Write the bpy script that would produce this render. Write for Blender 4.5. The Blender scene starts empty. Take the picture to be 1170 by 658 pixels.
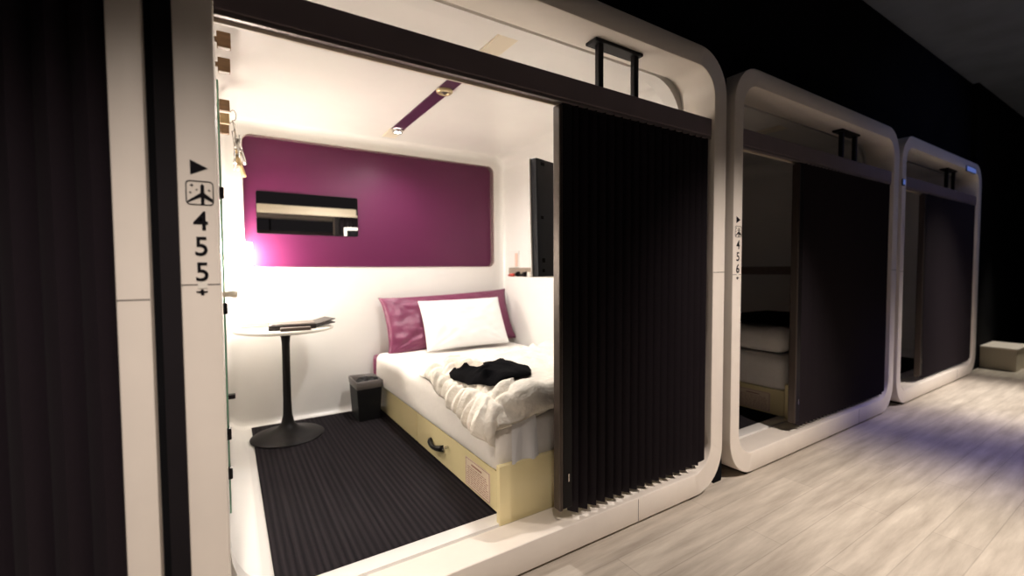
import bpy, bmesh, math, random
from mathutils import Vector, Matrix, noise
random.seed(4)
C = bpy.context.scene.collection
PI = math.pi
ZC = 1.08            # eye height above the corridor floor
YF = 1.27            # front plane of the pods

# ------------------------------------------------------------------ materials
def mat(name, col, rough=.5, metal=0., spec=.5, coat=0., emit=None, es=0., trans=0., sheen=0., ior=1.45):
    m = bpy.data.materials.new(name); m.use_nodes = True
    b = m.node_tree.nodes['Principled BSDF']
    b.inputs['Base Color'].default_value = (*col, 1)
    b.inputs['Roughness'].default_value = rough
    b.inputs['Metallic'].default_value = metal
    b.inputs['Specular IOR Level'].default_value = spec
    b.inputs['Coat Weight'].default_value = coat
    b.inputs['Transmission Weight'].default_value = trans
    b.inputs['Sheen Weight'].default_value = sheen
    b.inputs['IOR'].default_value = ior
    if emit:
        b.inputs['Emission Color'].default_value = (*emit, 1)
        b.inputs['Emission Strength'].default_value = es
    return m

def N(m, t, **k):
    n = m.node_tree.nodes.new(t)
    for a, v in k.items():
        if a in n.inputs: n.inputs[a].default_value = v
        else: setattr(n, a, v)
    return n

def L(m, a, b): m.node_tree.links.new(a, b)

def noisy(m, scale=20, amt=.06, bump=0., bscale=None, dist=.01, stretch=(1, 1, 1), detail=4.):
    """slight variation of the base colour and a bump from object coordinates"""
    b = m.node_tree.nodes['Principled BSDF']
    col = tuple(b.inputs['Base Color'].default_value)
    tc = N(m, 'ShaderNodeTexCoord'); mp = N(m, 'ShaderNodeMapping'); mp.inputs['Scale'].default_value = stretch
    L(m, tc.outputs['Object'], mp.inputs['Vector'])
    nz = N(m, 'ShaderNodeTexNoise', Scale=scale, Detail=detail)
    L(m, mp.outputs[0], nz.inputs['Vector'])
    rp = N(m, 'ShaderNodeValToRGB')
    rp.color_ramp.elements[0].position = .3; rp.color_ramp.elements[1].position = .7
    rp.color_ramp.elements[0].color = tuple(c * (1 - amt) for c in col[:3]) + (1,)
    rp.color_ramp.elements[1].color = tuple(min(1, c * (1 + amt)) for c in col[:3]) + (1,)
    L(m, nz.outputs['Fac'], rp.inputs[0]); L(m, rp.outputs[0], b.inputs['Base Color'])
    if bump:
        n2 = N(m, 'ShaderNodeTexNoise', Scale=bscale or scale, Detail=detail)
        L(m, mp.outputs[0], n2.inputs['Vector'])
        bp = N(m, 'ShaderNodeBump', Strength=bump, Distance=dist)
        L(m, n2.outputs['Fac'], bp.inputs['Height']); L(m, bp.outputs[0], b.inputs['Normal'])
    return m

M = {}
M['shell'] = noisy(mat('shell_white', (.80, .775, .74), .24, spec=.5), 6, .015)
M['frame'] = noisy(mat('frame_cream', (.82, .75, .67), .33), 9, .02, .05, 300, .0004)
M['seam'] = mat('seam_dark', (.10, .08, .07), .8)
M['ink'] = mat('black_ink', (.006, .005, .007), .8, spec=.15)
M['rail'] = noisy(mat('rail_dark', (.19, .15, .158), .5), 12, .05)
M['railtrim'] = mat('rail_trim', (.20, .165, .16), .35, .5)
M['fascia'] = noisy(mat('fascia_cream', (.72, .64, .50), .4), 8, .02)
M['black'] = noisy(mat('black_metal', (.008, .0065, .007), .45, spec=.2), 30, .1)
M['curtain'] = noisy(mat('curtain_fabric', (.0125, .0078, .0118), .62, spec=.28, sheen=.02), 300, .25, .3, 500, .0008)
M['post'] = noisy(mat('post_bronze', (.075, .058, .048), .38, .6), 20, .05, stretch=(1, 1, .1))
M['purple'] = noisy(mat('purple_panel', (.085, .010, .046), .38, spec=.38), 5, .03)
M['rim'] = mat('polished_rim', (.60, .48, .44), .25, .8)
M['mirror'] = mat('mirror_glass', (.80, .79, .75), .015, 1.)
M['strip'] = noisy(mat('purple_strip', (.055, .013, .040), .35), 12, .05)
M['gold'] = mat('pale_brass', (.62, .50, .30), .3, .7)
M['lampglow'] = mat('lamp_glow', (1, .93, .8), .5, emit=(1, .90, .78), es=180.)
M['spotglow'] = mat('spot_glow', (1, 1, 1), .5, emit=(1, .93, .84), es=60.)
M['beige'] = noisy(mat('box_cream', (.88, .76, .43), .22), 6, .02)
M['sheet'] = noisy(mat('sheet_white', (.84, .80, .75), .85, sheen=.1), 30, .02, .25, 22, .01)
M['duvet'] = noisy(mat('duvet_white', (.85, .79, .69), .8, sheen=.1), 14, .025, .6, 26, .018)
M['pillow'] = noisy(mat('pillow_white', (.88, .87, .86), .85), 20, .01, .22, 14, .012)
M['maroon'] = noisy(mat('plum_satin', (.165, .032, .080), .36, sheen=.05), 12, .06, .5, 14, .02)
M['bagwhite'] = mat('thin_sheet', (.86, .85, .85), .35, trans=.1)
M['cloth'] = noisy(mat('black_cloth', (.0025, .0023, .003), .95, spec=.06), 60, .2, .4, 60, .004)
M['towel'] = noisy(mat('beige_towel', (.66, .57, .47), .95), 60, .1, .5, 150, .002)
M['paper'] = mat('notice_paper', (.84, .70, .54), .7)
M['noticeink'] = mat('notice_ink', (.42, .20, .14), .7)
M['tabletop'] = noisy(mat('tabletop_white', (.82, .78, .70), .3), 8, .01)
M['bin'] = noisy(mat('bin_black', (.007, .007, .008), .5, spec=.3), 40, .1)
M['liner'] = mat('bin_liner', (.16, .14, .13), .3, trans=.25)
M['wood'] = noisy(mat('hook_wood', (.26, .15, .075), .5), 20, .15, stretch=(1, 1, 8))
M['palewood'] = noisy(mat('pale_wood', (.55, .38, .18), .5), 20, .15)
M['steel'] = mat('steel', (.62, .60, .56), .22, 1.)
M['glass'] = mat('green_glass', (.26, .52, .36), .12, trans=.3)
M['tvblack'] = noisy(mat('tv_black', (.019, .022, .034), .42), 20, .08)
M['screen'] = mat('tv_screen', (.008, .008, .01), .08)
M['tvwhite'] = mat('tv_bezel_white', (.80, .78, .74), .3)
M['ledge'] = noisy(mat('ledge_brown', (.27, .215, .17), .3), 30, .12)
M['red'] = mat('red_plastic', (.55, .06, .04), .4)
M['pinkreflect'] = mat('pinkish_reflection', (.72, .50, .40), .45)
M['plastic'] = mat('white_plastic', (.8, .76, .68), .4)
M['folder'] = mat('folder_black', (.014, .009, .008), .45)
M['tray'] = mat('tray_taupe', (.07, .048, .038), .45)
M['dark'] = noisy(mat('corridor_black', (.006, .006, .007), .9, spec=.05), 4, .2)
M['filler'] = noisy(mat('filler_charcoal', (.010, .008, .010), .7, spec=.2), 6, .1)
M['ceilblue'] = noisy(mat('ceiling_slate', (.16, .18, .22), .8), 3, .15)
M['base'] = mat('baseboard_beige', (.62, .55, .42), .5)
M['blueled'] = mat('blue_led', (.3, .5, 1), .4, emit=(.25, .42, 1.), es=30.)
M['blueglow'] = mat('blue_glow', (.2, .3, .6), .4, emit=(.20, .30, .85), es=.35)  # emission standing in for blue reflections on the frames
M['whiteled'] = mat('corridor_lamp', (1, .9, .8), .4, emit=(1, .88, .74), es=8.)

def carpet_mat():
    m = mat('striped_carpet', (.03, .027, .03), .95, spec=.1)
    b = m.node_tree.nodes['Principled BSDF']
    tc = N(m, 'ShaderNodeTexCoord'); mp = N(m, 'ShaderNodeMapping'); mp.inputs['Scale'].default_value = (1, .02, 1)
    L(m, tc.outputs['Object'], mp.inputs['Vector'])
    n1 = N(m, 'ShaderNodeTexNoise', Scale=60., Detail=5., Roughness=.75); L(m, mp.outputs[0], n1.inputs['Vector'])
    wv = N(m, 'ShaderNodeTexWave', Scale=12.5, Distortion=2.2); wv.wave_type = 'BANDS'; wv.bands_direction = 'X'
    L(m, mp.outputs[0], wv.inputs['Vector'])
    mx = N(m, 'ShaderNodeMath'); mx.operation = 'MULTIPLY'
    ad = N(m, 'ShaderNodeMath'); ad.operation = 'ADD'; ad.inputs[1].default_value = .02
    w2 = N(m, 'ShaderNodeMath'); w2.operation = 'MULTIPLY_ADD'; w2.inputs[1].default_value = .6; w2.inputs[2].default_value = .45
    L(m, wv.outputs['Fac'], w2.inputs[0]); L(m, n1.outputs['Fac'], mx.inputs[0]); L(m, w2.outputs[0], mx.inputs[1]); L(m, mx.outputs[0], ad.inputs[0])
    rp = N(m, 'ShaderNodeValToRGB'); e = rp.color_ramp.elements
    e[0].position = .15; e[0].color = (.0065, .0056, .007, 1); e[1].position = .72; e[1].color = (.027, .022, .025, 1)
    L(m, ad.outputs[0], rp.inputs[0]); L(m, rp.outputs[0], b.inputs['Base Color'])
    bp = N(m, 'ShaderNodeBump', Strength=.6, Distance=.003); L(m, ad.outputs[0], bp.inputs['Height']); L(m, bp.outputs[0], b.inputs['Normal'])
    return m
M['carpet'] = carpet_mat()

def plank_mat():
    m = mat('grey_planks', (.30, .27, .24), .42, spec=.4)
    b = m.node_tree.nodes['Principled BSDF']
    tc = N(m, 'ShaderNodeTexCoord')
    mp = N(m, 'ShaderNodeMapping'); mp.inputs['Scale'].default_value = (.8, 7., 1)
    L(m, tc.outputs['Object'], mp.inputs['Vector'])
    n1 = N(m, 'ShaderNodeTexNoise', Scale=2.6, Detail=7., Roughness=.6); L(m, mp.outputs[0], n1.inputs['Vector'])
    br = N(m, 'ShaderNodeTexBrick', Scale=1.)
    br.inputs['Brick Width'].default_value = 1.2; br.inputs['Row Height'].default_value = .145
    br.inputs['Mortar Size'].default_value = .002
    br.inputs['Color1'].default_value = (.44, .44, .44, 1); br.inputs['Color2'].default_value = (.54, .54, .54, 1); br.inputs['Mortar'].default_value = (.33, .33, .33, 1)
    L(m, tc.outputs['Object'], br.inputs['Vector'])
    rp = N(m, 'ShaderNodeValToRGB'); e = rp.color_ramp.elements
    e[0].position = .3; e[0].color = (.34, .295, .245, 1); e[1].position = .72; e[1].color = (.60, .54, .46, 1)
    L(m, n1.outputs['Fac'], rp.inputs[0])
    mx = N(m, 'ShaderNodeMix'); mx.data_type = 'RGBA'; mx.blend_type = 'OVERLAY'; mx.inputs[0].default_value = .6
    L(m, rp.outputs[0], mx.inputs[6]); L(m, br.outputs['Color'], mx.inputs[7]); L(m, mx.outputs[2], b.inputs['Base Color'])
    return m
M['plank'] = plank_mat()

# ------------------------------------------------------------------ object helpers
def obj(name, bm, m, parent=None, smooth=False, ms=None):
    me = bpy.data.meshes.new(name)
    bmesh.ops.recalc_face_normals(bm, faces=bm.faces)
    bm.to_mesh(me); bm.free()
    for x in (ms or [m]): me.materials.append(x)
    if smooth:
        for p in me.polygons: p.use_smooth = True
    o = bpy.data.objects.new(name, me); C.objects.link(o)
    if parent:
        o.parent = parent
        o.matrix_parent_inverse = Matrix.Translation(-parent.location) if False else Matrix.Identity(4)
        o.location = -Vector(parent.location)      # meshes are written in world coordinates
    return o

def autosmooth(o, ang=35):
    me = o.data
    for p in me.polygons: p.use_smooth = True
    bm = bmesh.new(); bm.from_mesh(me)
    for e in bm.edges:
        if len(e.link_faces) == 2 and e.calc_face_angle(0) > math.radians(ang): e.smooth = False
    bm.to_mesh(me); bm.free()
    return o

def thing(name, label, cat, loc=(0, 0, 0), group=None):
    o = bpy.data.objects.new(name, None); C.objects.link(o); o.location = loc
    o['label'] = label; o['category'] = cat
    o.empty_display_size = .05
    if group: o['group'] = group
    return o

def tag(o, label, cat, group=None):
    o['label'] = label; o['category'] = cat
    if group: o['group'] = group
    return o

def struct(name, bm, m, ms=None):
    o = obj(name, bm, m, ms=ms); o['kind'] = 'structure'; return o

def dup(root, d, label=None):
    r = root.copy(); C.objects.link(r); r.location = Vector(root.location) + Vector(d)
    if label: r['label'] = label
    for ch in list(root.children):
        c = ch.copy(); C.objects.link(c); c.parent = r
        for g in list(ch.children):
            e = g.copy(); C.objects.link(e); e.parent = c
    return r

def box(bm, x0, x1, y0, y1, z0, z1, bev=0., seg=2):
    g = bmesh.ops.create_cube(bm, size=1.)
    vs = g['verts']
    for v in vs:
        v.co = Vector((x0 + (v.co.x + .5) * (x1 - x0), y0 + (v.co.y + .5) * (y1 - y0), z0 + (v.co.z + .5) * (z1 - z0)))
    if bev > 0:
        es = list({e for v in vs for e in v.link_edges})
        r = bmesh.ops.bevel(bm, geom=es, offset=bev, segments=seg, profile=.5, affect='EDGES')
    return vs

def B(*a, **k):
    bm = bmesh.new(); box(bm, *a, **k); return bm

def lathe(bm, cx, cy, prof, n=40, caps=True):
    rings = []
    for r, z in prof:
        rings.append([bm.verts.new((cx + r * math.cos(2 * PI * i / n), cy + r * math.sin(2 * PI * i / n), z)) for i in range(n)])
    for a, b in zip(rings, rings[1:]):
        for i in range(n):
            bm.faces.new((a[i], a[(i + 1) % n], b[(i + 1) % n], b[i]))
    if caps:
        bm.faces.new(rings[0][::-1]); bm.faces.new(rings[-1])

def tube(bm, pts, r, n=8, closed=False):
    pts = [Vector(p) for p in pts]; rings = []
    k = len(pts)
    for i, p in enumerate(pts):
        a = pts[(i - 1) % k] if (closed or i > 0) else p
        b = pts[(i + 1) % k] if (closed or i < k - 1) else p
        t = (b - a).normalized()
        up = Vector((0, 0, 1)) if abs(t.z) < .9 else Vector((1, 0, 0))
        s = t.cross(up).normalized(); q = s.cross(t)
        rr = r[i] if isinstance(r, (list, tuple)) else r
        rings.append([bm.verts.new(p + rr * (s * math.cos(2 * PI * j / n) + q * math.sin(2 * PI * j / n))) for j in range(n)])
    prs = list(zip(rings, rings[1:])) + ([(rings[-1], rings[0])] if closed else [])
    for a, b in prs:
        for j in range(n): bm.faces.new((a[j], a[(j + 1) % n], b[(j + 1) % n], b[j]))
    if not closed:
        bm.faces.new(rings[0][::-1]); bm.faces.new(rings[-1])

def rr(x0, x1, z0, z1, r, nc=8):
    """rounded rectangle, corners bottom-left, bottom-right, top-right, top-left (anticlockwise from the front)"""
    out = []
    for cx, cz, a0 in ((x0 + r, z0 + r, PI), (x1 - r, z0 + r, 1.5 * PI), (x1 - r, z1 - r, 0), (x0 + r, z1 - r, .5 * PI)):
        for i in range(nc + 1):
            a = a0 + .5 * PI * i / nc
            out.append((cx + r * math.cos(a), cz + r * math.sin(a)))
    return out

def loft(bm, loops, closed=False):
    """loops: list of lists of 3D points -> rings of quads"""
    R_ = [[bm.verts.new(p) for p in lp] for lp in loops]
    n = len(R_[0]); fs = []
    prs = list(zip(R_, R_[1:])) + ([(R_[-1], R_[0])] if closed else [])
    for a, b in prs:
        for i in range(n): fs.append(bm.faces.new((a[i], a[(i + 1) % n], b[(i + 1) % n], b[i])))
    return R_, fs

def poly(bm, pts, y, th=.0006):
    """flat shape in the facade plane, facing the corridor"""
    f = [bm.verts.new((x, y - th, z)) for x, z in pts]; b = [bm.verts.new((x, y, z)) for x, z in pts]
    bm.faces.new(f); n = len(pts)
    for i in range(n): bm.faces.new((f[i], f[(i + 1) % n], b[(i + 1) % n], b[i]))

def glyph(bm, ch, cx, cz, size, y, sx=1.):
    cu = bpy.data.curves.new('g', 'FONT'); cu.body = ch; cu.size = size; cu.align_x = 'CENTER'; cu.align_y = 'CENTER'
    cu.offset = size * .012; cu.extrude = .0004; cu.resolution_u = 4
    o = bpy.data.objects.new('g', cu); C.objects.link(o)
    dg = bpy.context.evaluated_depsgraph_get(); dg.update()
    me = bpy.data.meshes.new_from_object(o.evaluated_get(dg))
    xs = [v.co.x for v in me.vertices]; ys = [v.co.y for v in me.vertices]
    mx, my = (min(xs) + max(xs)) / 2, (min(ys) + max(ys)) / 2
    vs = [bm.verts.new((cx + (v.co.x - mx) * sx, y - .0004 + v.co.z, cz + v.co.y - my)) for v in me.vertices]
    for p in me.polygons:
        try: bm.faces.new([vs[i] for i in p.vertices])
        except ValueError: pass
    bpy.data.objects.remove(o); bpy.data.curves.remove(cu); bpy.data.meshes.remove(me)

# ------------------------------------------------------------------ pods
PW = 2.125; WL = .078; WR = .095; Z0 = .012; Z1 = 2.088; ZI0 = .116; ZI1 = 1.999
def pod_frame(ox, label, number=None, wr=WR, seam_l=1.049, seam_r=1.062):
    t = thing('pod_frame', label, 'pod frame', (ox, YF, 0), 'sleeping pod frames along the corridor')
    x0, x1 = ox, ox + PW; i0, i1 = ox + WL, ox + PW - wr
    bm = bmesh.new(); b = .005; yb = 1.44
    def lp(x0, x1, z0, z1, r, y): return [(x, y, z) for x, z in rr(x0, x1, z0, z1, r, 10)]
    loops = [lp(x0, x1, Z0, Z1, .2, yb), lp(x0, x1, Z0, Z1, .2, YF + b), lp(x0 + b * .3, x1 - b * .3, Z0 + b * .3, Z1 - b * .3, .197, YF + b * .3),
             lp(x0 + b, x1 - b, Z0 + b, Z1 - b, .19, YF), lp(i0 - b, i1 + b, ZI0 - b, ZI1 + b, .135, YF),
             lp(i0 - b * .3, i1 + b * .3, ZI0 - b * .3, ZI1 + b * .3, .128, YF + b * .3),
             lp(i0, i1, ZI0, ZI1, .125, YF + b), lp(i0, i1, ZI0 - .022, ZI1, .125, yb)]
    loft(bm, loops, closed=True)
    autosmooth(obj('frame_ring', bm, M['frame'], t), 24)
    # joints between the moulded segments
    s = .0013
    for q in ((x0 + .002, i0 - .002, YF - .0004, YF + .001, seam_l - s, seam_l + s), (i1 + .002, x1 - .002, YF - .0004, YF + .001, seam_r - s, seam_r + s),
              (x0 + 1.525, x0 + 1.525 + 2 * s, YF - .0004, YF + .001, Z0 + .004, ZI0 - .006)):
        obj('joint', B(*q), M['seam'], t)
    # curtain rail with its lower trim, cream side towards the room
    r = obj('curtain_rail', B(i0 + .001, i1 - .001, 1.284, 1.336, 1.700, 1.782, bev=.004), M['rail'], t)
    bm = bmesh.new(); box(bm, i0 + .001, i1 - .001, 1.286, 1.300, 1.688, 1.700, bev=.002)
    tr = obj('rail_trim', bm, M['railtrim'], t); tr['label'] = 'lighter metal lip under the rail'
    obj('rail_fascia', B(i0 + .001, i1 - .001, 1.3365, 1.3445, 1.692, 1.782), M['fascia'], t)['label'] = 'cream strip on the room side of the rail'
    h0 = ox + 1.368
    hb = obj('rail_hanger', B(h0 - .025, h0 + .247, 1.335, 1.40, 1.985, 1.9985, bev=.004), M['black'], t)
    for hx in (h0, h0 + .205):
        bm = bmesh.new(); box(bm, hx - .0, hx + .026, 1.345, 1.371, 1.712, 1.986, bev=.004)
        g = obj('hanger_post', bm, M['black'], t)
    obj('foot_rail', B(ox + .25, ox + PW - .25, 1.32, 1.42, 0, Z0 + .004), M['black'], t)
    for fx in (ox + .17, ox + PW - .23): obj('foot', B(fx, fx + .06, 1.285, 1.42, 0, Z0 + .012), M['black'], t)
    if number:
        bm = bmesh.new(); cx = ox + .041; y = YF - .0005
        poly(bm, [(cx - .016, 1.337), (cx - .016, 1.303), (cx + .018, 1.320)], y)
        # pictogram: framed aeroplane under stars
        bx0, bx1, bz0, bz1 = cx - .026, cx + .028, 1.234, 1.290
        o_ = rr(bx0, bx1, bz0, bz1, .009, 5); i_ = rr(bx0 + .0022, bx1 - .0022, bz0 + .0022, bz1 - .0022, .007, 5)
        loft(bm, [[(x, y, z) for x, z in o_], [(x, y - .0006, z) for x, z in o_], [(x, y - .0006, z) for x, z in i_], [(x, y, z) for x, z in i_]])
        px = cx + .006
        poly(bm, [(px - .0035, 1.236), (px - .0035, 1.252), (px - .0285, 1.239), (px - .0285, 1.243), (px - .004, 1.262), (px - .0035, 1.279), (px, 1.284),
                  (px + .0035, 1.279), (px + .004, 1.262), (px + .0195, 1.249), (px + .0195, 1.241), (px + .0035, 1.250), (px + .0035, 1.236)], y)
        for sx, sz, sr in ((cx - .014, 1.279, .0045), (cx - .005, 1.269, .003), (cx + .019, 1.269, .0035), (cx - .017, 1.262, .0035)):
            pts = []
            for k in range(8):
                a = PI / 4 * k; q = sr if k % 2 == 0 else sr * .35
                pts.append((sx + q * math.cos(a), sz + q * math.sin(a)))
            poly(bm, pts, y)
        for k, ch in enumerate(number): glyph(bm, ch, cx + .0005, 1.198 - .0595 * k, .062, y, .95)
        o = obj('pod_number', bm, M['ink'], t); o['label'] = 'black arrow, aeroplane sign and number ' + number
        bm = bmesh.new()
        poly(bm, [(cx - .012, 1.034), (cx - .012, 1.031), (cx - .003, 1.029), (cx - .003, 1.024), (cx + .003, 1.024), (cx + .003, 1.029), (cx + .010, 1.031), (cx + .010, 1.034), (cx + .003, 1.034),
                  (cx + .002, 1.038), (cx - .003, 1.038), (cx - .004, 1.034)], y)
        obj('small_emblem', bm, M['ink'], t)
        obj('clear_tab', B(cx - .009, cx + .010, YF - .0015, YF - .0002, 1.040, 1.056, bev=.0006), M['plastic'], t)
    return t

POD = {454: -.090 - .063 - PW + .009, 455: -.090, 456: 2.101, 457: 4.292, 458: 6.483}
pod_frame(POD[454], 'leftmost cream pod frame with plain unnumbered pillar', None, wr=.060, seam_l=1.018, seam_r=1.018)
pod_frame(POD[455], 'large lit cream pod frame numbered 455', '455')
pod_frame(POD[456], 'cream rounded pod frame numbered 456, dark inside', '456')
pod_frame(POD[457], 'distant cream pod frame just right of frame 456', None)

# ------------------------------------------------------------------ pleated curtains
def curtain(x0, x1, label, pitch=.046, post=True, y=1.306, pod0=0):
    t = thing('pleated_curtain', label, 'curtain', ((x0 + x1) / 2, y, .142), 'pleated blackout curtains')
    bm = bmesh.new(); xa = x0 + (.065 if post else 0); n = max(2, round((x1 - xa) / pitch)); K = 8; prev = None
    rnd = random.Random(int(x0 * 1000)); loops = []
    cols = []
    for i in range(n * K + 1):
        u = i / K; ph = u - math.floor(u)
        tri = 1 - abs(2 * ph - 1)                       # 0 at the back, 1 at the front fold
        d = .036 * (tri ** .8)
        xx = xa + (x1 - xa) * i / (n * K)
        cols.append((xx, y + .016 - d))
    zs = [.142, .5, 1., 1.4, 1.695]
    for side in (0, .0035):
        R_ = []
        for j, z in enumerate(zs):
            row = []
            for i, (xx, yy) in enumerate(cols):
                w = .003 * noise.noise(Vector((xx * 9, z * 1.3, side * 0)))
                row.append(bm.verts.new((xx + w, yy + side + w, z)))
            R_.append(row)
        loops.append(R_)
        for a, b in zip(R_, R_[1:]):
            for i in range(len(a) - 1): bm.faces.new((a[i], a[i + 1], b[i + 1], b[i]))
    a, b = loops
    for ra, rb in ((a[0], b[0]), (a[-1], b[-1])):
        for i in range(len(ra) - 1): bm.faces.new((ra[i], ra[i + 1], rb[i + 1], rb[i]))
    for k in (0, -1):
        for j in range(len(zs) - 1): bm.faces.new((a[j][k], a[j + 1][k], b[j + 1][k], b[j][k]))
    autosmooth(obj('pleated_fabric', bm, M['curtain'], t), 50)
    if post:
        bm = bmesh.new(); box(bm, x0 + .016, x0 + .062, 1.290, 1.325, .172, 1.687, bev=.004)
        p = obj('pull_post', bm, M['black'], t)
        e = obj('edge_strip', B(x0, x0 + .016, 1.287, 1.328, .168, 1.680, bev=.005), M['post'], t); e['label'] = 'bronze metal closing edge'
        bm = bmesh.new(); box(bm, x0 + .040, x0 + .046, 1.2875, 1.2902, .275, .305)
        obj('latch', bm, M['steel'], t)
    return t
curtain(1.030, 1.936, 'open pleated black curtain of pod 455 beside the bed')
curtain(2.78, 4.127, 'pleated black curtain of dark pod 456')
curtain(POD[454] + WL + .004, POD[454] + PW - .064, 'closed black pleated curtain at the far left of the photo', pitch=.06, post=False)
curtain(4.86, 6.318, 'distant black curtain right of the pod 456 frame')

# ------------------------------------------------------------------ pod interior shell (walls, ceiling, floor) with moulded corners
XL, XR, YB, ZF, ZT = -.032, 2.020, 3.30, .075, 2.035
PX0, PX1, PZ0, PZ1 = .098, 1.925, 1.105, 1.948       # opening for the purple panel
def pod_shell(dx, suffix=''):
    nc = 8; r = .11; rb = .05
    L_ = []
    def lp(x0, x1, z0, z1, rad, y): return [(x + dx, y, z) for x, z in rr(x0, x1, z0, z1, rad, nc)]
    i0, i1 = -.012, 1.94
    L_.append(lp(i0 - .012, i1 + .012, .08, ZI1 + .016, .137, 1.4415))
    L_.append(lp(i0 - .012, i1 + .012, .08, ZI1 + .016, .137, 1.460))
    L_.append(lp(i0, i1, .092, ZI1 + .002, .20, 1.461))
    L_.append(lp(i0, i1, .088, ZI1 + .004, .20, 1.535))
    L_.append(lp(XL, XR, ZF, ZT, r, 1.56))
    L_.append(lp(XL, XR, ZF, ZT, r, YB - rb))
    for k in range(1, 7):
        a = .5 * PI * k / 6; ins = rb * (1 - math.cos(a))
        L_.append(lp(XL + ins, XR - ins, ZF + ins, ZT - ins, max(.02, r - ins), YB - rb + rb * math.sin(a)))
    L_.append(lp(PX0, PX1, PZ0, PZ1, .055, YB))
    n = len(L_[0]); side = []
    for i in range(n):
        c, j = divmod(i, nc + 1)
        # faces inside corner c go to the neighbour on their half, the long face after the corner to its own side
        order = ['left', 'floor', 'right', 'top']
        if j == nc: side.append(order[(c + 1) % 4])
        else: side.append('floor' if c < 2 else 'top')
    side = [s for s in side]
    for nm, key in (('wall_left', 'left'), ('wall_right', 'right'), ('ceiling', 'top'), ('floor', 'floor'), ('wall_back', 'back')):
        bm = bmesh.new(); V = {}
        def gv(a, b):
            if (a, b) not in V: V[(a, b)] = bm.verts.new(L_[a][b])
            return V[(a, b)]
        for k in range(len(L_) - 1):
            for i in range(n):
                w = 'back' if k >= 8 else side[i]
                if w != key: continue
                bm.faces.new((gv(k, i), gv(k, (i + 1) % n), gv(k + 1, (i + 1) % n), gv(k + 1, i)))
        o = struct(nm, bm, M['shell']); autosmooth(o, 40)
    # recess of the panel, its polished rim, and the panel
    t = thing('wall_panel', 'purple rounded headboard panel on back wall' if dx == 0 else ('purple wall panel in dark pod 456' if dx < 3 else 'purple wall panel in the distant dark pod'), 'wall panel', (dx + 1., YB, PZ0))
    bm = bmesh.new(); loft(bm, [lp(PX0, PX1, PZ0, PZ1, .055, YB - .004), lp(PX0 + .003, PX1 - .003, PZ0 + .003, PZ1 - .003, .052, YB - .004), lp(PX0 + .003, PX1 - .003, PZ0 + .003, PZ1 - .003, .052, YB + .05)])
    autosmooth(obj('polished_rim', bm, M['rim'], t), 40)
    bm = bmesh.new(); vs = [bm.verts.new(p) for p in lp(PX0, PX1, PZ0, PZ1, .055, YB + .05)]; bm.faces.new(vs)
    ex = bmesh.ops.extrude_face_region(bm, geom=bm.faces[:]);
    for g in ex['geom']:
        if isinstance(g, bmesh.types.BMVert): g.co.y += .01
    obj('purple_board', bm, M['purple'], t)
    return t
pod_shell(0)
pod_shell(POD[456] - POD[455])
pod_shell(POD[457] - POD[455])

# mirror set in the purple panel
bm = bmesh.new(); loft(bm, [[(x, 3.3498, z) for x, z in rr(.170, .812, 1.325, 1.603, .012, 4)], [(x, 3.346, z) for x, z in rr(.170, .812, 1.325, 1.603, .012, 4)], [(x, 3.346, z) for x, z in rr(.173, .809, 1.328, 1.600, .010, 4)], ])
t = thing('wall_mirror', 'rectangular mirror slot in the purple back panel', 'mirror', (.49, 3.35, 1.325))
obj('mirror_edge', bm, M['black'], t)
bm = bmesh.new(); bm.faces.new([bm.verts.new((x, 3.3462, z)) for x, z in rr(.173, .809, 1.328, 1.600, .010, 4)]); obj('mirror_face', bm, M['mirror'], t)

# carpets
o = struct('floor', B(.105, 1.975, 1.462, 3.262, ZF + .0005, ZF + .0075), M['carpet'])
for d in (POD[456] - POD[455], POD[457] - POD[455]):
    c = o.copy(); C.objects.link(c); c.location.x += d

# ceiling strip with spotlight
def ceiling_strip(dx, lit, label):
    t = thing('ceiling_strip', label, 'ceiling light', (.995 + dx, 2.4, ZT))
    z = ZT - .0005
    obj('purple_channel', B(.957 + dx, 1.035 + dx, 1.80, 2.99, z - .006, z, bev=.0015), M['strip'], t)
    for a, b in ((1.57, 1.80), (2.99, 3.185)):
        obj('end_plate', B(.950 + dx, 1.042 + dx, a, b, z - .010, z, bev=.003), M['fascia'], t)
    bm = bmesh.new(); lathe(bm, .998 + dx, 2.99, [(.034, z - .007), (.034, z - .024), (.028, z - .028), (.024, z - .016)], 28, False)
    sp = obj('spotlight', bm, M['steel'], t)
    bm = bmesh.new(); lathe(bm, .998 + dx, 2.99, [(.0235, z - .016), (.022, z - .020), (.012, z - .024), (.002, z - .0245)], 24)
    obj('bulb', bm, M['spotglow'] if lit else M['plastic'], t)
    return t
ceiling_strip(0, True, 'purple ceiling strip with a lit spotlight at its end')
ceiling_strip(POD[456] - POD[455], False, 'unlit ceiling strip in dark pod 456')
t = thing('smoke_detector', 'small round brass detector on the purple ceiling strip', 'smoke detector', (.995, 2.2, ZT - .0065))
bm = bmesh.new(); zt = ZT - .0068; lathe(bm, .996, 2.215, [(.044, zt), (.043, zt - .010), (.034, zt - .016), (.024, zt - .014), (.022, zt - .006)], 32, False); obj('ring', bm, M['gold'], t, smooth=True)
bm = bmesh.new(); lathe(bm, .996, 2.215, [(.022, zt - .0065), (.014, zt - .012), (.004, zt - .020), (.002, zt - .021)], 20); obj('sensor', bm, M['tray'], t, smooth=True)

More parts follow.
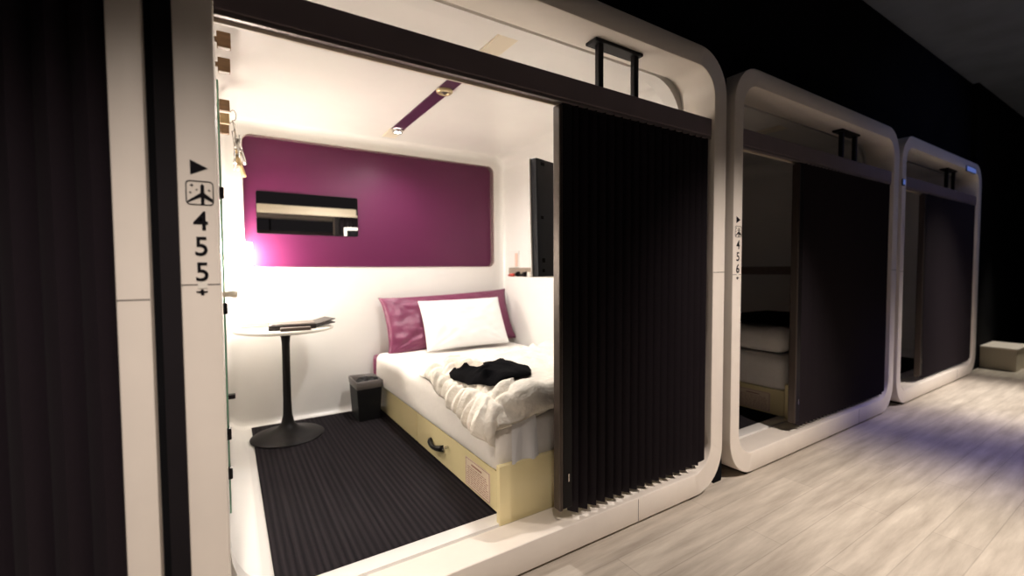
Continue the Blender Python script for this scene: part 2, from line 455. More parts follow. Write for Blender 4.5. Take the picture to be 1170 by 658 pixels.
# ------------------------------------------------------------------ bed
def make_bed(dx, label):
    t = thing('bed_base', label, 'bed base', (.91 + dx, 1.46, ZF + .008), 'cream bed bases in the pods')
    z0 = ZF + .008
    D = lambda bm: bm
    obj('carcass', B(.925 + dx, 1.972 + dx, 1.48, 3.185, z0, .262), M['beige'], t)
    obj('end_panel', B(.866 + dx, 1.972 + dx, 1.456, 1.480, z0, .318, bev=.003), M['beige'], t)
    for a, b in ((1.500, 2.440), (2.446, 3.185)):
        p = obj('drawer_front', B(.900 + dx, .9245 + dx, a, b, z0 + .010, .262, bev=.002), M['beige'], t)
        if a < 2:
            bm = bmesh.new(); pts = []
            for k in range(13):
                q = k / 12; pts.append((.900 + dx - .020 * math.sin(PI * q) ** .5 - .002, 2.225 - .165 * q, .170 - .012 * math.sin(PI * q) + .010 * q))
            tube(bm, pts, [.016 - .004 * math.sin(PI * k / 12) for k in range(13)], 10)
            h = obj('handle', bm, M['black'], t, smooth=True); h.parent = p; h.location = (0, 0, 0)
            h['label'] = 'black curved pull handle'
            bm = bmesh.new(); tube(bm, [(.901 + dx, 2.005, .205), (.885 + dx, 2.005, .205)], .007, 10); tube(bm, [(.887 + dx, 2.005, .205), (.876 + dx, 2.005, .205), (.870 + dx, 2.005, .195)], .003, 6)
            h = obj('lock', bm, M['steel'], t); h.parent = p; h.location = (0, 0, 0)
    # printed notice stuck on the drawer front
    bm = bmesh.new(); box(bm, .8988 + dx, .9001 + dx, 1.588, 1.815, z0 + .018, .232); n = obj('notice', bm, M['paper'], t)
    bm = bmesh.new(); xx = (.8982 + dx, .8989 + dx)
    y0, y1, a0, a1 = 1.592, 1.811, z0 + .022, .228
    for q in ((y0, y1, a0, a0 + .002), (y0, y1, a1 - .002, a1), (y0, y0 + .003, a0, a1), (y1 - .003, y1, a0, a1)): box(bm, xx[0], xx[1], *q)
    rn = random.Random(2)
    box(bm, *xx, 1.66, 1.755, .205, .212)
    for k in range(9):
        z = .192 - k * .0095
        yy = 1.802 - rn.random() * .01
        while yy > 1.615:
            w = rn.uniform(.008, .03); box(bm, *xx, max(1.605, yy - w), yy, z, z + .0026); yy -= w + .006
    h = obj('printed_lines', bm, M['noticeink'], t); h.parent = n; h.location = (0, 0, 0)
    return t

def soft_box(x0, x1, y0, y1, z0, z1, r, nx=36, ny=56, nz=10, amp=.004, fr=5., seed=0):
    """closed rounded block with slight softness"""
    bm = bmesh.new(); V = {}
    def gp(i, j, k):
        if (i, j, k) in V: return V[(i, j, k)]
        def m_(t, a, b, n):
            return a + (b - a) * t / n
        p = Vector((m_(i, x0, x1, nx), m_(j, y0, y1, ny), m_(k, z0, z1, nz)))
        q = Vector((min(max(p.x, x0 + r), x1 - r), min(max(p.y, y0 + r), y1 - r), min(max(p.z, z0 + r), z1 - r)))
        d = p - q
        if d.length > 1e-6: p = q + d.normalized() * min(r, max(abs(d.x), abs(d.y), abs(d.z)))
        nn = (d.normalized() if d.length > 1e-6 else Vector((0, 0, 1)))
        if k > 0: p += nn * amp * noise.noise(Vector((p.x * fr + seed, p.y * fr, p.z * fr)))
        V[(i, j, k)] = bm.verts.new(p); return V[(i, j, k)]
    for i in range(nx):
        for j in range(ny):
            for k in (0, nz): bm.faces.new((gp(i, j, k), gp(i + 1, j, k), gp(i + 1, j + 1, k), gp(i, j + 1, k)))
    for k in range(nz):
        for i in range(nx):
            for j in (0, ny): bm.faces.new((gp(i, j, k), gp(i + 1, j, k), gp(i + 1, j, k + 1), gp(i, j, k + 1)))
        for j in range(ny):
            for i in (0, nx): bm.faces.new((gp(i, j, k), gp(i, j + 1, k), gp(i, j + 1, k + 1), gp(i, j, k + 1)))
    return bm

ZM = .500
def make_mattress(dx, label):
    t = thing('mattress', label, 'mattress', (1.4 + dx, 2.3, .2635), 'mattresses in the pods')
    bm = soft_box(.868 + dx, 1.958 + dx, 1.484, 3.19, .2635, ZM, .055, amp=.006)
    obj('fitted_sheet', bm, M['sheet'], t, smooth=True)
    # loose sheet corner hanging at the foot end
    bm = bmesh.new(); R_ = []
    for j in range(15):
        v = j / 14; row = []
        for i in range(13):
            u = i / 12
            x = .935 + dx + (.115 + .02 * v) * u - .01 * v
            z = ZM - .012 - .175 * v
            y = 1.476 - .007 * math.sin(u * 9 + v) * v - .010 * v - .003
            row.append((x, y, z))
        R_.append(row)
    for off in (0, .0015):
        G = [[bm.verts.new((x, y - off, z)) for x, y, z in row] for row in R_]
        for a, b in zip(G, G[1:]):
            for i in range(12): bm.faces.new((a[i], a[i + 1], b[i + 1], b[i]))
    obj('sheet_corner', bm, M['bagwhite'], t, smooth=True)['label'] = 'thin sheet corner hanging at the foot end'
    return t
make_bed(0, 'cream bed base with drawers, handle and notice in lit pod')
make_mattress(0, 'white sheeted mattress on the lit cream bed base')
D6 = POD[456] - POD[455]
make_bed(D6, 'shadowed bed base with notice inside dark pod 456')
make_mattress(D6, 'shadowed mattress inside dark pod 456')

# headboard pad
tag(obj('headboard', soft_box(.872, 2.0, 3.195, 3.255, .262, .475, .02, 20, 3, 6, .002), M['maroon'], smooth=True), 'low plum headboard pad behind the white mattress', 'headboard')

def pillow(w, h, t, seed, wr=.004, n=30, pinch=.05, pointy=.0):
    bm = bmesh.new(); V = {}
    for s in (1, -1):
        for i in range(n + 1):
            for j in range(n + 1):
                if s < 0 and (i in (0, n) or j in (0, n)): V[(s, i, j)] = V[(1, i, j)]; continue
                u = 2 * i / n - 1; v = 2 * j / n - 1
                x = w / 2 * u * (1 - pinch * (1 - v * v)) ; z = h / 2 * v * (1 - pinch * 1.3 * (1 - u * u))
                x *= 1 + pointy * (abs(v) ** 6) * abs(u); z *= 1 + pointy * (abs(u) ** 6) * abs(v)
                th = t / 2 * max(0, (1 - u ** 2) * (1 - v ** 2)) ** .42
                e = 1 - max(abs(u), abs(v)) ** 3
                cre = 0
                for cu, cv in ((-1, -1), (1, -1), (1, 1), (-1, 1)):
                    du, dv = u - cu, v - cv; rad = math.hypot(du, dv)
                    cre += math.sin(math.atan2(dv, du) * 16 + seed) * math.exp(-rad * 2.2) * min(1, rad * 3)
                y = -s * (th + wr * 2.2 * noise.noise(Vector((u * 2.2 + seed, v * 2.2, s))) * e + wr * cre * e * 1.3 + wr * noise.noise(Vector((u * 5 + seed, v * 5 + 3, s))) * e)
                V[(s, i, j)] = bm.verts.new((x, y, z))
    for s in (1, -1):
        for i in range(n):
            for j in range(n):
                f = [V[(s, i, j)], V[(s, i + 1, j)], V[(s, i + 1, j + 1)], V[(s, i, j + 1)]]
                bm.faces.new(f)
    return bm
def place(bm, loc, rx=0, ry=0, rz=0):
    m_ = Matrix.Translation(loc) @ Matrix.Rotation(rz, 4, 'Z') @ Matrix.Rotation(ry, 4, 'Y') @ Matrix.Rotation(rx, 4, 'X')
    bm.transform(m_); return bm
R = math.radians
o = obj('cushion', place(pillow(1.04, .42, .13, 2, .011, 60, .03, .03), (1.452, 3.135, .702), R(-22), R(-2.2), R(-1)), M['maroon'], smooth=True)
tag(o, 'long plum satin cushion leaning on the back wall', 'cushion')
o = obj('pillow', place(pillow(.66, .385, .15, 7, .0065, 60, .035), (1.487, 2.985, .688), R(-27), R(-.6), R(-2)), M['pillow'], smooth=True)
tag(o, 'white pillow propped against the plum cushion', 'pillow')

# ------------------------------------------------------------------ duvet: two thick folds, drooping over the mattress edge
XE, YE = .885, 1.50
def bend(x, y, h, zb=ZM + .004):
    ex = max(0, XE - x); ey = max(0, YE - y); e = math.hypot(ex, ey)
    a = min(1, e / .07)
    P = Vector((max(x, XE) , max(y, YE), zb - max(0, e - .02)))
    nx = -(ex / e) * a if e > 0 else 0; ny = -(ey / e) * a if e > 0 else 0
    nv = Vector((nx, ny, math.sqrt(max(0.0, 1 - a * a)) + .12)).normalized()
    off = Vector((-(ex > 0) * .022 * a, -(ey > 0) * .020 * a, 0))
    return P + off + nv * h
def quilt(bm, outline, T, base, seed, edge=.075, nu=190, nv=190, wr=.027):
    """outline(v) -> (xmin, xmax) ; rows along y between y0 and y1"""
    y0, y1, fx = outline
    top = {}; bot = {}
    for j in range(nv + 1):
        v = j / nv
        for i in range(nu + 1):
            u = i / nu
            # rounded outline: ease near corners
            xa, xb = fx(v)
            ya, yb = y0(u), y1(u)
            x = xa + (xb - xa) * u; y = ya + (yb - ya) * v
            dl = (x - xa); dr = .2; df = (y - ya); db = (yb - y)
            d = min(dl, df, db)
            # smooth min for rounded corners
            k = 18.
            d = -math.log(math.exp(-k * dl) + math.exp(-k * df) + math.exp(-k * db)) / k
            d = max(0, d); s = min(1, d / edge)
            prof = math.sqrt(max(0, 1 - (1 - s) ** 2))
            # gathers across the seams, strongest close to the edge
            g = 0; w = math.exp(-((d - .03) / .075) ** 2)
            if dl <= min(df, db): g = 2.6 * abs(noise.noise(Vector((y * 15 + seed, dl * 4., seed)))) ** .7 - .9 + .5 * noise.noise(Vector((y * 34 + seed, dl * 9., seed)))
            elif df <= db: g = noise.noise(Vector((x * 12 + seed, df * 3., seed + 5)))
            else: g = 2.2 * abs(noise.noise(Vector((x * 13 + seed, db * 4., seed + 9)))) ** .7 - .8
            q = Vector((x * 3.2 + seed, y * 3.2, seed))
            big = noise.noise(q)
            rid = 1 - abs(noise.noise(Vector((x * 5 + big + seed, y * 4 - big, 2.)))) * 2
            T2 = T * (1.12 - .40 * v)
            h = prof * (T2 + T * .22 * big + wr * .9 * g * w * 1.4 + wr * .55 * max(0, rid) ** 3 * .7 + wr * .25 * noise.noise(Vector((x * 14, y * 14, seed))))
            h = max(h, .002)
            top[(i, j)] = bm.verts.new(bend(x, y, base + h)); 
            bot[(i, j)] = top[(i, j)] if (i in (0, nu) or j in (0, nv)) else bm.verts.new(bend(x, y, max(.001, base - .001)))
    for i in range(nu):
        for j in range(nv):
            bm.faces.new((top[(i, j)], top[(i + 1, j)], top[(i + 1, j + 1)], top[(i, j + 1)]))
            f = [bot[(i, j)], bot[(i, j + 1)], bot[(i + 1, j + 1)], bot[(i + 1, j)]]
            try: bm.faces.new(f)
            except ValueError: pass
def wob(t, a, f, s): return a * noise.noise(Vector((t * f, s, .3)))
bm = bmesh.new()
quilt(bm, (lambda u: 1.395 + .105 * min(1, u * 1.8) + wob(u, .02, 5, 1), lambda u: 2.38 + .08 * u + wob(u, .05, 4, 2),
           lambda v: (.72 + .145 * min(1, v * 1.15) + wob(v, .025, 6, 3), 1.955)), .050, 0, 1.7, edge=.06)
quilt(bm, (lambda u: 1.44 + .035 * u + wob(u, .02, 6, 6), lambda u: 2.33 + .10 * u + wob(u, .05, 4, 7),
           lambda v: (.865 + .085 * v + wob(v, .04, 5, 8), 1.958)), .062, .038, 5.3, edge=.06)
du = obj('duvet', bm, M['duvet'], smooth=True)
tag(du, 'rumpled folded white duvet on the foot half of lit bed', 'duvet')

from mathutils.bvhtree import BVHTree
bmd = bmesh.new(); bmd.from_mesh(du.data); BV = BVHTree.FromBMesh(bmd); bmd.free()
def top_z(x, y):
    h = BV.ray_cast(Vector((x, y, 1.2)), Vector((0, 0, -1)))
    return h[0].z if h[0] else ZM
def soft_z(x, y, r=.045):
    return sum(top_z(x + a * r, y + b * r) for a in (-1, -.5, 0, .5, 1) for b in (-1, -.5, 0, .5, 1)) / 25
def drape(outline, thick, seed, rings=16, seg=72, wr=.012, fr=9.):
    pts = [Vector((x, y)) for x, y in outline]; c = sum(pts, Vector((0, 0))) / len(pts)
    # resample the closed outline
    per = []; tot = 0
    for a, b in zip(pts, pts[1:] + pts[:1]): per.append((tot, a, b)); tot += (b - a).length
    rim = []
    for k in range(seg):
        s = tot * k / seg
        for t0, a, b in reversed(per):
            if s >= t0: rim.append(a + (b - a) * ((s - t0) / (b - a).length)); break
    bm = bmesh.new(); R1 = []; R0 = []
    for r_ in range(1, rings + 1):
        f = r_ / rings; a = []; b = []
        for p in rim:
            q = c + (p - c) * f; z = max(soft_z(q.x, q.y) + .006, top_z(q.x, q.y) + .001)
            pr = math.sqrt(max(0, 1 - f ** 6)); nn = noise.noise(Vector((q.x * fr, q.y * fr * .45, seed)))
            rd = max(0, 1 - 2.4 * abs(noise.noise(Vector((q.x * fr * .8 + 3, q.y * fr * .4, seed + 4)))))
            h = pr * max(.006, thick + wr * nn + wr * 1.3 * rd) + .002
            a.append(bm.verts.new((q.x, q.y, z + h))); b.append(bm.verts.new((q.x, q.y, z + .0015)))
        R1.append(a); R0.append(b)
    for G in (R1, R0):
        cv = bm.verts.new(sum((v.co for v in G[0]), Vector()) / seg)
        for i in range(seg): bm.faces.new((cv, G[0][i], G[0][(i + 1) % seg]))
        for a, b in zip(G, G[1:]):
            for i in range(seg): bm.faces.new((a[i], a[(i + 1) % seg], b[(i + 1) % seg], b[i]))
    for i in range(seg): bm.faces.new((R1[-1][i], R1[-1][(i + 1) % seg], R0[-1][(i + 1) % seg], R0[-1][i]))
    return bm
# camera model, only used to read positions off the photograph
YAW, PIT, ROL, F = R(32.54), R(2.35), R(-.33), 510.
cf = Vector((math.sin(YAW) * math.cos(PIT), math.cos(YAW) * math.cos(PIT), -math.sin(PIT)))
cr0 = Vector((math.cos(YAW), -math.sin(YAW), 0)); cu0 = cr0.cross(cf)
cr = cr0 * math.cos(ROL) + cu0 * math.sin(ROL); cu = -cr0 * math.sin(ROL) + cu0 * math.cos(ROL)
def on_z(px, py, z):
    d = cf + cr * ((px - 585) / F) + cu * ((329 - py) / F)
    s = (z - ZC) / d.z; return (d.x * s, d.y * s)
def on_duvet(px, py):
    z = .58
    for _ in range(8):
        p = on_z(px, py, z); z = .5 * z + .5 * (soft_z(p[0], p[1], .06) + .012)
    return on_z(px, py, z)
tw = [on_duvet(x, y) for x, y in ((519, 417), (532, 416), (560, 418), (566, 424), (545, 428), (521, 424))]
tag(obj('folded_towel', drape(tw, .022, 8, 8, 48, .004), M['towel'], smooth=True), 'folded beige towel half hidden under the black garment', 'towel')
gm = [on_duvet(x, y) for x, y in ((513, 426), (519, 421), (533, 421), (548, 419), (563, 415), (576, 411), (580, 415), (593, 418), (607, 421), (607, 427), (592, 431), (580, 436), (566, 440.5), (538, 440), (530, 436), (515, 432))]
tag(obj('garment', drape(gm, .016, 3, 16, 90, .010, 14.), M['cloth'], smooth=True), 'crumpled black garment lying on the white duvet', 'clothing')

# rolled duvet, and pillow in dark pod 456
bm = soft_box(.875 + D6, 1.95 + D6, 1.495, 2.35, ZM + .008, ZM + .165, .07, 40, 60, 12, .03, 8., 3)
tag(obj('duvet', bm, M['sheet'], smooth=True), 'thick folded duvet on the bed inside dark pod 456', 'duvet')
bm = soft_box(1.0 + D6, 1.8 + D6, 1.56, 2.1, ZM + .185, ZM + .215, .012, 20, 20, 4, .006, 8., 5)
tag(obj('folded_blanket', bm, M['cloth'], smooth=True), 'dark folded blanket on top of the duvet in pod 456', 'blanket')

# ------------------------------------------------------------------ side table
t = thing('side_table', 'round white side table on a black trumpet pedestal', 'table', (.287, 2.985, ZF + .008))
zt = .722
bm = bmesh.new(); lathe(bm, .287, 2.985, [(.245, zt), (.268, zt + .006), (.272, zt + .014), (.270, zt + .021), (.264, zt + .023)], 72); autosmooth(obj('tabletop', bm, M['tabletop'], t), 40)
bm = bmesh.new(); zb = ZF + .008
lathe(bm, .287, 2.985, [(.202, zb), (.203, zb + .005), (.195, zb + .011), (.15, zb + .020), (.10, zb + .032), (.06, zb + .052), (.036, zb + .082), (.026, zb + .13), (.0225, zb + .22), (.0215, zb + .45), (.022, zb + .56), (.026, zb + .600), (.034, zb + .625), (.040, zt)], 48)
autosmooth(obj('pedestal', bm, M['black'], t), 40)

# things on the table
t = thing('folder', 'open black folder lying on the round white table', 'folder', (.38, 2.93, zt + .023))
def leaf(bm, cx, cy, rz, w, d, z0, th, tilt=0., by=0.):
    b2 = bmesh.new(); box(b2, -w / 2, w / 2, -d / 2, d / 2, 0, th, bev=min(.003, th * .3))
    b2.transform(Matrix.Translation((cx, cy, z0)) @ Matrix.Rotation(rz, 4, 'Z') @ Matrix.Rotation(tilt, 4, 'Y'))
    me = bpy.data.meshes.new('x'); b2.to_mesh(me); b2.free(); bm.from_mesh(me); bpy.data.meshes.remove(me)
zz = zt + .0235
bm = bmesh.new(); leaf(bm, .315, 2.90, R(-4), .245, .19, zz, .028); obj('cover', bm, M['folder'], t)
bm = bmesh.new(); leaf(bm, .320, 2.905, R(-4), .225, .17, zz + .0285, .003); obj('page', bm, M['tray'], t)
bm = bmesh.new(); leaf(bm, .478, 2.915, R(3), .125, .16, zz + .012, .006, R(-9)); leaf(bm, .478, 2.935, R(14), .120, .15, zz + .028, .005, R(-12)); obj('flap', bm, M['folder'], t)
bm = bmesh.new(); leaf(bm, .318, 2.765, R(-3), .155, .05, zz, .018)
tag(obj('tray', bm, M['tray']), 'small taupe tray in front of the black folder', 'tray')
bm = bmesh.new(); leaf(bm, .165, 3.09, R(-5), .21, .11, zz, .030)
tag(obj('tissue_box', bm, M['plastic']), 'low white box on the left of the round table', 'box')

# ------------------------------------------------------------------ waste bin
t = thing('waste_bin', 'small black square waste bin beside the bed', 'bin', (.775, 3.1, zb))
def taper(bm, x0, x1, y0, y1, za, zc, g, th=.004):
    def q(a, z): return [(x0 - a, y0 - a, z), (x1 + a, y0 - a, z), (x1 + a, y1 + a, z), (x0 - a, y1 + a, z)]
    loft(bm, [q(0, za), q(g, zc), q(g - th, zc), q(-th, za + .006)]); 
    bm.faces.new([bm.verts.new(p) for p in q(0, za)]); bm.faces.new([bm.verts.new(p) for p in q(-th, za + .006)])
bm = bmesh.new(); taper(bm, .708, .848, 2.995, 3.185, zb, .345, .014); obj('bin_body', bm, M['bin'], t)
bm = bmesh.new()
def q_(a, z, j=0): return [(x + j * wob(x + y, .02, 9, z), y, z + wob(x * 3 + y, .010, 11, 4)) for x, y in rr(.708 - a, .848 + a, 2.995 - a, 3.185 + a, .006, 2)]
loft(bm, [q_(.013, .298), q_(.0165, .310), q_(.018, .345), q_(.012, .352), q_(.006, .335), q_(.0, .24)]); obj('bin_liner', bm, M['liner'], t, smooth=True)['label'] = 'crinkled clear liner folded over the rim'
bm = bmesh.new()
for k in range(5):
    g = bmesh.ops.create_icosphere(bm, subdivisions=2, radius=.04); c = Vector((.735 + .025 * k, 3.04 + .03 * (k % 3), .315 + .008 * (k % 2)))
    for v in g['verts']: v.co = c + v.co * (1 + .5 * noise.noise(v.co * 40 + c))
obj('contents', bm, M['bin'], t, smooth=True)['label'] = 'crumpled dark rubbish'

# ------------------------------------------------------------------ left wall fittings
hk0 = ZC + .75
for k, (y, m_) in enumerate(((1.755, 'wood'), (1.964, 'wood'), (2.432, 'wood'), (2.637, 'palewood'), (2.831, 'wood'))):
    t = thing('coat_hook', ['square brown coat hook nearest the doorway', 'second square coat hook from the doorway', 'square brown coat hook just above the wire hanger', 'pale square coat hook holding the wire hanger', 'square coat hook nearest the purple panel'][k], 'coat hook', (-.03, y, hk0), 'square wooden coat hooks on the left wall')
    obj('block', B(-.008, .031, y - .012, y + .012, hk0 - .025, hk0 + .025, bev=.003), M[m_], t)
    bm = bmesh.new(); tube(bm, [(-.032, y, hk0), (-.007, y, hk0)], .009, 10); obj('peg', bm, M['wood'], t)
def hanger(y, tilt, label, mw, zs=0):
    t = thing('clothes_hanger', label, 'hanger', (.03, y, hk0 - .02))
    bm = bmesh.new(); pts = []
    for k in range(15):
        a = R(-60) + R(255) * k / 14; pts.append((.040 + .022 * math.sin(a) * .6 + .006, y + .030 * math.cos(a) * tilt + .0, hk0 + .012 + .028 * math.cos(a)))
    pts = pts[::1] + [(.05, y, hk0 - .055 - zs)]
    tube(bm, pts, .0025, 8); obj('hook', bm, M['steel'], t, smooth=True)
    bm = bmesh.new(); pts = []
    for k in range(17):
        q = k / 16 - .5; pts.append((.052 + .05 * abs(q) * 2 * .6 + .03 * q, y + q * .30, hk0 - .058 - zs - .16 * abs(q) * 1.6))
    tube(bm, pts, [.006 + .006 * abs(k / 16 - .5) * 2 for k in range(17)], 8); obj('shoulder_bar', bm, M[mw], t, smooth=True)
    for s in (-1, 1):
        bm = bmesh.new(); yy = y + s * .10; zc = hk0 - .135 - zs
        for q in (-1, 1):
            box(bm, .058 + q * .009 - .003, .058 + q * .009 + .003, yy - .012, yy + .012, zc - .03, zc + .028, bev=.0015)
        tube(bm, [(.045, yy, zc + .01), (.072, yy, zc + .01)], .006, 8)
        obj('clip', bm, M['steel'], t)
    return t
hanger(2.60, .3, 'metal clip hanger on the left wall hooks', 'steel')
hanger(2.80, .5, 'pale wooden hanger behind the metal clip hanger', 'palewood', .03)

t = thing('wall_mirror', 'frameless wall mirror seen edge on beside the doorway', 'mirror', (-.025, 1.9, .3))
obj('glass_sheet', B(-.0125, -.0075, 1.72, 2.20, .28, 1.69, bev=.001), M['glass'], t)
obj('silver_face', B(-.0073, -.0067, 1.724, 2.196, .284, 1.686), M['mirror'], t)
for z in (1.33, .96, .55, .42):
    obj('clip', B(-.026, -.001, 1.700, 1.7195, z - .018, z + .018, bev=.002), M['black'], t)
t = thing('robe_hook', 'small beige lever knob on the wall beside the pillar', 'knob', (-.03, 1.62, 1.01))
bm = bmesh.new(); tube(bm, [(-.030, 1.62, 1.008), (.004, 1.62, 1.010), (.012, 1.62, 1.010), (.026, 1.62, 1.008)], [.008, .009, .012, .010], 12); obj('lever', bm, M['fascia'], t, smooth=True)
t = thing('power_socket', 'white socket plate low on the left wall', 'socket', (-.03, 2.9, .4))
obj('plate', B(-.0315, -.018, 2.86, 2.95, .34, .50, bev=.003), M['plastic'], t)
bm = bmesh.new(); box(bm, -.0185, .022, 2.885, 2.92, .375, .40, bev=.004); obj('plug', bm, M['black'], t)

# reading lamp in the far left corner
t = thing('wall_lamp', 'glowing box wall lamp in the far left corner', 'lamp', (.05, 3.2, 1.1))
obj('lamp_shade', B(.035, .132, 3.13, 3.235, 1.10, 1.252, bev=.006), M['lampglow'], t)
obj('lamp_mount', B(-.0318, .0345, 3.16, 3.20, 1.15, 1.20, bev=.003), M['plastic'], t)

# ------------------------------------------------------------------ ledge on the right wall with small things
def ledge(dx, label):
    t = thing('wall_ledge', label, 'ledge', (2. + dx, 2.4, .1))
    obj('lower_board', B(1.976 + dx, 2.0195 + dx, 1.58, 3.185, ZF + .012, 1.022, bev=.003), M['shell'], t)
    obj('back_strip', B(2.004 + dx, 2.0195 + dx, 1.60, 3.19, 1.0225, 1.095), M['ledge'], t)['label'] = 'brown stone strip'
    return t
ledge(0, 'white boxed ledge with brown strip above the bed')
ledge(D6, 'ledge along the wall of dark pod 456')
bm = bmesh.new()
tube(bm, [(1.990, 3.15, 1.036), (1.990, 3.09, 1.038)], .012, 10); tube(bm, [(1.990, 3.18, 1.032), (1.990, 3.15, 1.036)], [.004, .009], 8)
tag(obj('red_trinket', bm, M['red'], smooth=True), 'small red object on the brown ledge', 'small item')
t = thing('coiled_cable', 'small black coiled item on the brown ledge beside the screen', 'cable', (1.99, 2.75, 1.03))
bm = bmesh.new(); tube(bm, [(1.990, 3.04, 1.045), (1.990, 3.02, 1.045)], .020, 14); tube(bm, [(1.990, 3.02, 1.040), (1.990, 2.94, 1.036)], .008, 8); tube(bm, [(1.990, 2.94, 1.044), (1.990, 2.915, 1.044)], .020, 14); obj('adapter', bm, M['black'], t)
tag(obj('white_charger', B(1.980, 2.0, 2.85, 2.885, 1.0225, 1.06, bev=.003), M['plastic']), 'tiny white charger on the ledge near the screen', 'charger')
t = thing('wall_reflection', 'pale plate imitating a faint pinkish reflection on the wall above the ledge', 'painted reflection', (2.01, 2.95, 1.12))
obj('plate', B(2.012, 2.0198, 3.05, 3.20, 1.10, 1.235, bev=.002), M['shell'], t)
obj('pink_reflection', B(2.004, 2.0118, 3.06, 3.095, 1.105, 1.215, bev=.003), M['pinkreflect'], t)  # pinkish tint imitates a faint reflection on the glossy wall

# ------------------------------------------------------------------ television seen from behind
t = thing('television', 'flat television seen from behind beside the curtain post', 'television', (1.45, 1.65, 1.05))
tv = Matrix.Translation((1.104, 1.532, 1.30)) @ Matrix.Rotation(R(17), 4, 'Z') @ Matrix.Rotation(R(-1.5), 4, 'X')
def tvp(name, m_, *a, bev=.003, lab=None):
    bm = bmesh.new(); box(bm, *a, bev=bev); bm.transform(tv); o = obj(name, bm, m_, t)
    if lab: o['label'] = lab
    return o
W_, H_ = .74, .50
tvp('back_cover', M['tvblack'], .004, W_, 0, .030, -H_ / 2, H_ / 2)
tvp('bezel', M['tvwhite'], 0, W_ + .004, .0305, .040, -H_ / 2 - .002, H_ / 2 + .002, lab='white front bezel')
tvp('screen', M['screen'], .030, W_ - .026, .0402, .0412, -H_ / 2 + .035, H_ / 2 - .028, bev=.0)
for (a, b, c, d) in ((.035, .060, .222, .236), (.028, .046, -.005, .008), (.030, .050, -.190, -.172), (.030, .046, -.232, -.218)):
    tvp('port', M['ink'], a, b, -.0012, .0005, c, d, bev=0)
bm = bmesh.new(); box(bm, .28, .46, -.022, -.001, -.10, .10, bev=.004); bm.transform(tv); obj('mount_plate', bm, M['black'], t)
p0 = tv @ Vector((.40, -.022, 0)); bm = bmesh.new(); tube(bm, [p0, (1.72, 1.60, 1.30), (2.012, 1.80, 1.30)], .018, 10); box(bm, 2.0, 2.019, 1.76, 1.84, 1.22, 1.38); obj('mount_arm', bm, M['black'], t)

# ------------------------------------------------------------------ corridor
def on_y(px, py, y):
    d = cf + cr * ((px - 585) / F) + cu * ((329 - py) / F)
    s_ = y / d.y; return Vector((d.x * s_, y, ZC + d.z * s_))
for (px, py, w_, h_, lab) in ((1110, 194, .30, .055, 'added glowing bar for a blue reflection high on the most distant pod frame'), (1033, 208, .05, .05, 'small added glow for a blue reflection at the top right of pod frame 456')):
    p = on_y(px, py, 1.262)  # glow added where the frames reflect blue light, no fitting there
    t = thing('blue_reflection_glow', lab, 'light', (p.x, 1.262, p.z), 'added blue reflection glows')
    obj('glow_backing', B(p.x - w_ / 2, p.x + w_ / 2, 1.262, 1.2705, p.z - h_ / 2, p.z + h_ / 2, bev=.003), M['black'], t)
    obj('glow_face', B(p.x - w_ / 2 + .006, p.x + w_ / 2 - .006, 1.2595, 1.2618, p.z - h_ / 2 + .006, p.z + h_ / 2 - .006, bev=.0008), M['blueglow'], t)
struct('floor', B(-4., 14., -3.2, 1.9, -.04, 0), M['plank'])
struct('ceiling', B(-4., 14., -3.2, 1.42, 2.93, 2.97), M['ceilblue'])
bm = bmesh.new()
box(bm, -4., POD[457] + PW, 1.36, 1.43, 2.0885, 2.93)
for a, b in ((POD[454] + PW, POD[455]), (POD[455] + PW, POD[456]), (POD[456] + PW, POD[457])):
    box(bm, a + .0005, b - .0005, 1.315, 1.33, 0, 2.0885)
    box(bm, a - .07, b + .07, 1.4405, 1.4505, 0, 2.0885)
box(bm, POD[457] + PW + .0005, 9.29, 1.315, 1.43, 0, 2.93)
struct('wall_front', bm, M['dark'])
tag(obj('screw_cap', B(-.1245, -.1155, 1.3128, 1.3149, .694, .703, bev=.001), M['steel']), 'tiny steel screw cap in the black gap between pillars', 'screw')
tag(obj('filler_panel', B(POD[454] + PW + .014, POD[455] - .0008, 1.3085, 1.3145, .01, 2.08, bev=.001), M['filler']), 'narrow charcoal filler panel between the two nearest pillars', 'panel')
struct('wall_end', B(9.3, 9.4, -3.2, 1.9, 0, 2.93), M['dark'])
t = thing('low_plinth', 'low beige block on the floor at the far end of the corridor', 'plinth', (7.0, 1.17, 0))
obj('plinth_body', B(6.78, 7.3, 1.045, 1.312, 0, .225, bev=.006), M['base'], t)
obj('plinth_top', B(6.77, 7.31, 1.035, 1.313, .2252, .240, bev=.004), M['frame'], t)

# pod across the corridor (shows up in the mirror)
opp = pod_frame(-.09, 'pod frame across the corridor, reflected in the mirror', None)
r = opp; r.rotation_euler = (0, 0, PI); r.location = (PW - .09, -2.08, 0)
opc = curtain(-.006, 1.93, 'closed curtain across the corridor, reflected in the mirror', post=False)
opc.rotation_euler = (0, 0, PI); opc.location = (2 * (-.09 + PW / 2) - opc.location.x, -2.08 - (1.306 - YF), .142)

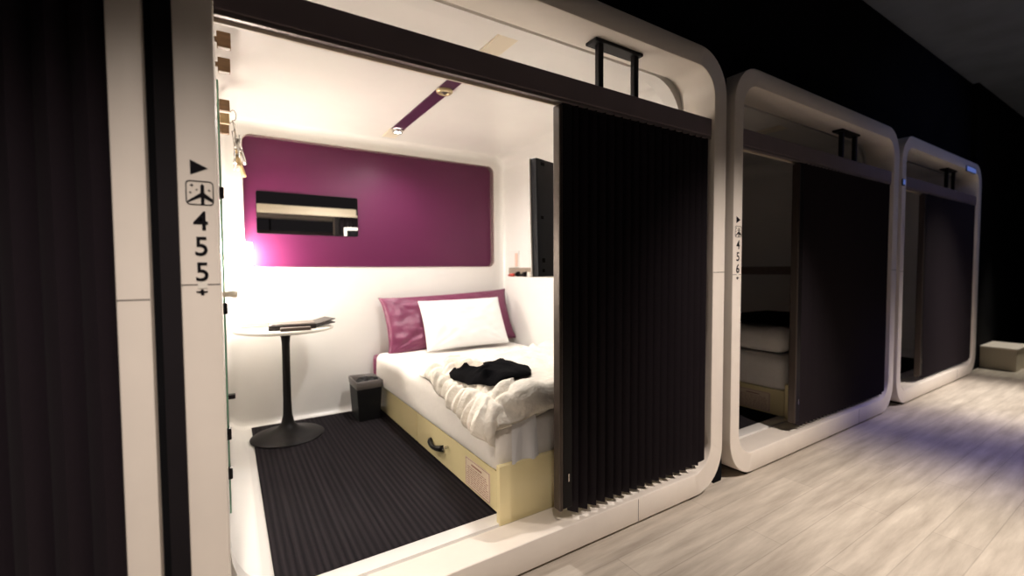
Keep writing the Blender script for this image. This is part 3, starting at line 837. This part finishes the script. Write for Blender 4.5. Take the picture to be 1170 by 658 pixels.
# ------------------------------------------------------------------ lights
def light(name, typ, loc, energy, col, size=.1, tgt=None, spot=None, blend=.5, sx=None, shape=None):
    d = bpy.data.lights.new(name, typ); d.energy = energy; d.color = col
    if typ == 'AREA':
        d.size = size
        if sx: d.shape = 'RECTANGLE'; d.size_y = sx
    else: d.shadow_soft_size = size
    if spot: d.spot_size = R(spot); d.spot_blend = blend
    o = bpy.data.objects.new(name, d); C.objects.link(o); o.location = loc
    if tgt: o.rotation_euler = (Vector(tgt) - Vector(loc)).to_track_quat('-Z', 'Y').to_euler()
    return o
WARM = (1, .86, .70)
light('ceiling_spot', 'SPOT', (.998, 2.97, 1.985), 40., (1, .95, .91), .03, (.998, 2.6, 0), 165, .9)
light('front_spot', 'SPOT', (.998, 1.9, 2.0), 56., (1, .95, .90), .03, (1.0, 2.1, 0), 170, .9)
# corridor lamps in the black ceiling
def downlight(x, y, label, glow, e, col, tgt, spot=70, blend=.6, size=.04):
    t = thing('downlight', label, 'ceiling light', (x, y, 2.93), 'corridor downlights')
    bm = bmesh.new(); lathe(bm, x, y, [(.055, 2.9295), (.055, 2.915), (.045, 2.912), (.040, 2.925)], 28, False); obj('housing', bm, M['black'], t)
    bm = bmesh.new(); lathe(bm, x, y, [(.038, 2.928), (.038, 2.922)], 24); obj('lens', bm, M[glow], t)
    light('downlight_beam', 'SPOT', (x, y, 2.905), e, col, size, tgt, spot, blend)
for x, e, lab in ((-.12, 350., 'corridor downlight nearest the camera'), (2.15, 430., 'corridor downlight between pods 455 and 456'), (5.2, 330., 'corridor downlight past pod 456')):
    downlight(x, -.35, lab, 'whiteled', e, (1, .87, .78), (x, 1.10, 0), 52, .9)
downlight(2.5, .15, 'added unseen downlight brightening the floor by pod 456', 'whiteled', 230., (1, .89, .78), (2.5, .15, 0), 50, 1.)  # fill added out of view to brighten the planks
downlight(5.3, .55, 'added unseen downlight brightening the floor before the distant pod', 'whiteled', 420., (1, .92, .84), (5.3, .7, 0), 40, .9)  # unseen fill, added for the bright floor further along
downlight(7.2, .6, 'added unseen downlight brightening the low plinth', 'whiteled', 220., (1, .92, .78), (6.95, 1.1, 0), 26, .9)  # added out of view for the bright patch around the block
downlight(3.85, .2, 'blue corridor downlight by pod 456', 'blueled', 150., (.50, .45, 1.), (3.85, .6, 0), 44, 1.)
downlight(5.9, -.9, 'blue corridor downlight across from the distant pods', 'blueled', 34., (.32, .40, 1.), (5.3, 1.3, 1.75), 75, .8)
w = bpy.data.worlds.new('world'); bpy.context.scene.world = w; w.use_nodes = True
bg = w.node_tree.nodes['Background']; bg.inputs[0].default_value = (.9, .78, .85, 1); bg.inputs[1].default_value = .015

# ------------------------------------------------------------------ camera
cam = bpy.data.cameras.new('camera'); cam.sensor_fit = 'HORIZONTAL'; cam.sensor_width = 36; cam.lens = F / 1170 * 36
cam.clip_start = .05
co = bpy.data.objects.new('camera', cam); C.objects.link(co)
co.matrix_world = Matrix(((cr.x, cu.x, -cf.x, 0), (cr.y, cu.y, -cf.y, 0), (cr.z, cu.z, -cf.z, ZC), (0, 0, 0, 1)))
cam.dof.use_dof = True; cam.dof.focus_distance = 1.7; cam.dof.aperture_fstop = 1.4
bpy.context.scene.camera = co
vs = bpy.context.scene.view_settings
vs.view_transform = 'Standard'; vs.look = 'None'; vs.gamma = 1.; vs.exposure = 0.; vs.use_curve_mapping = False
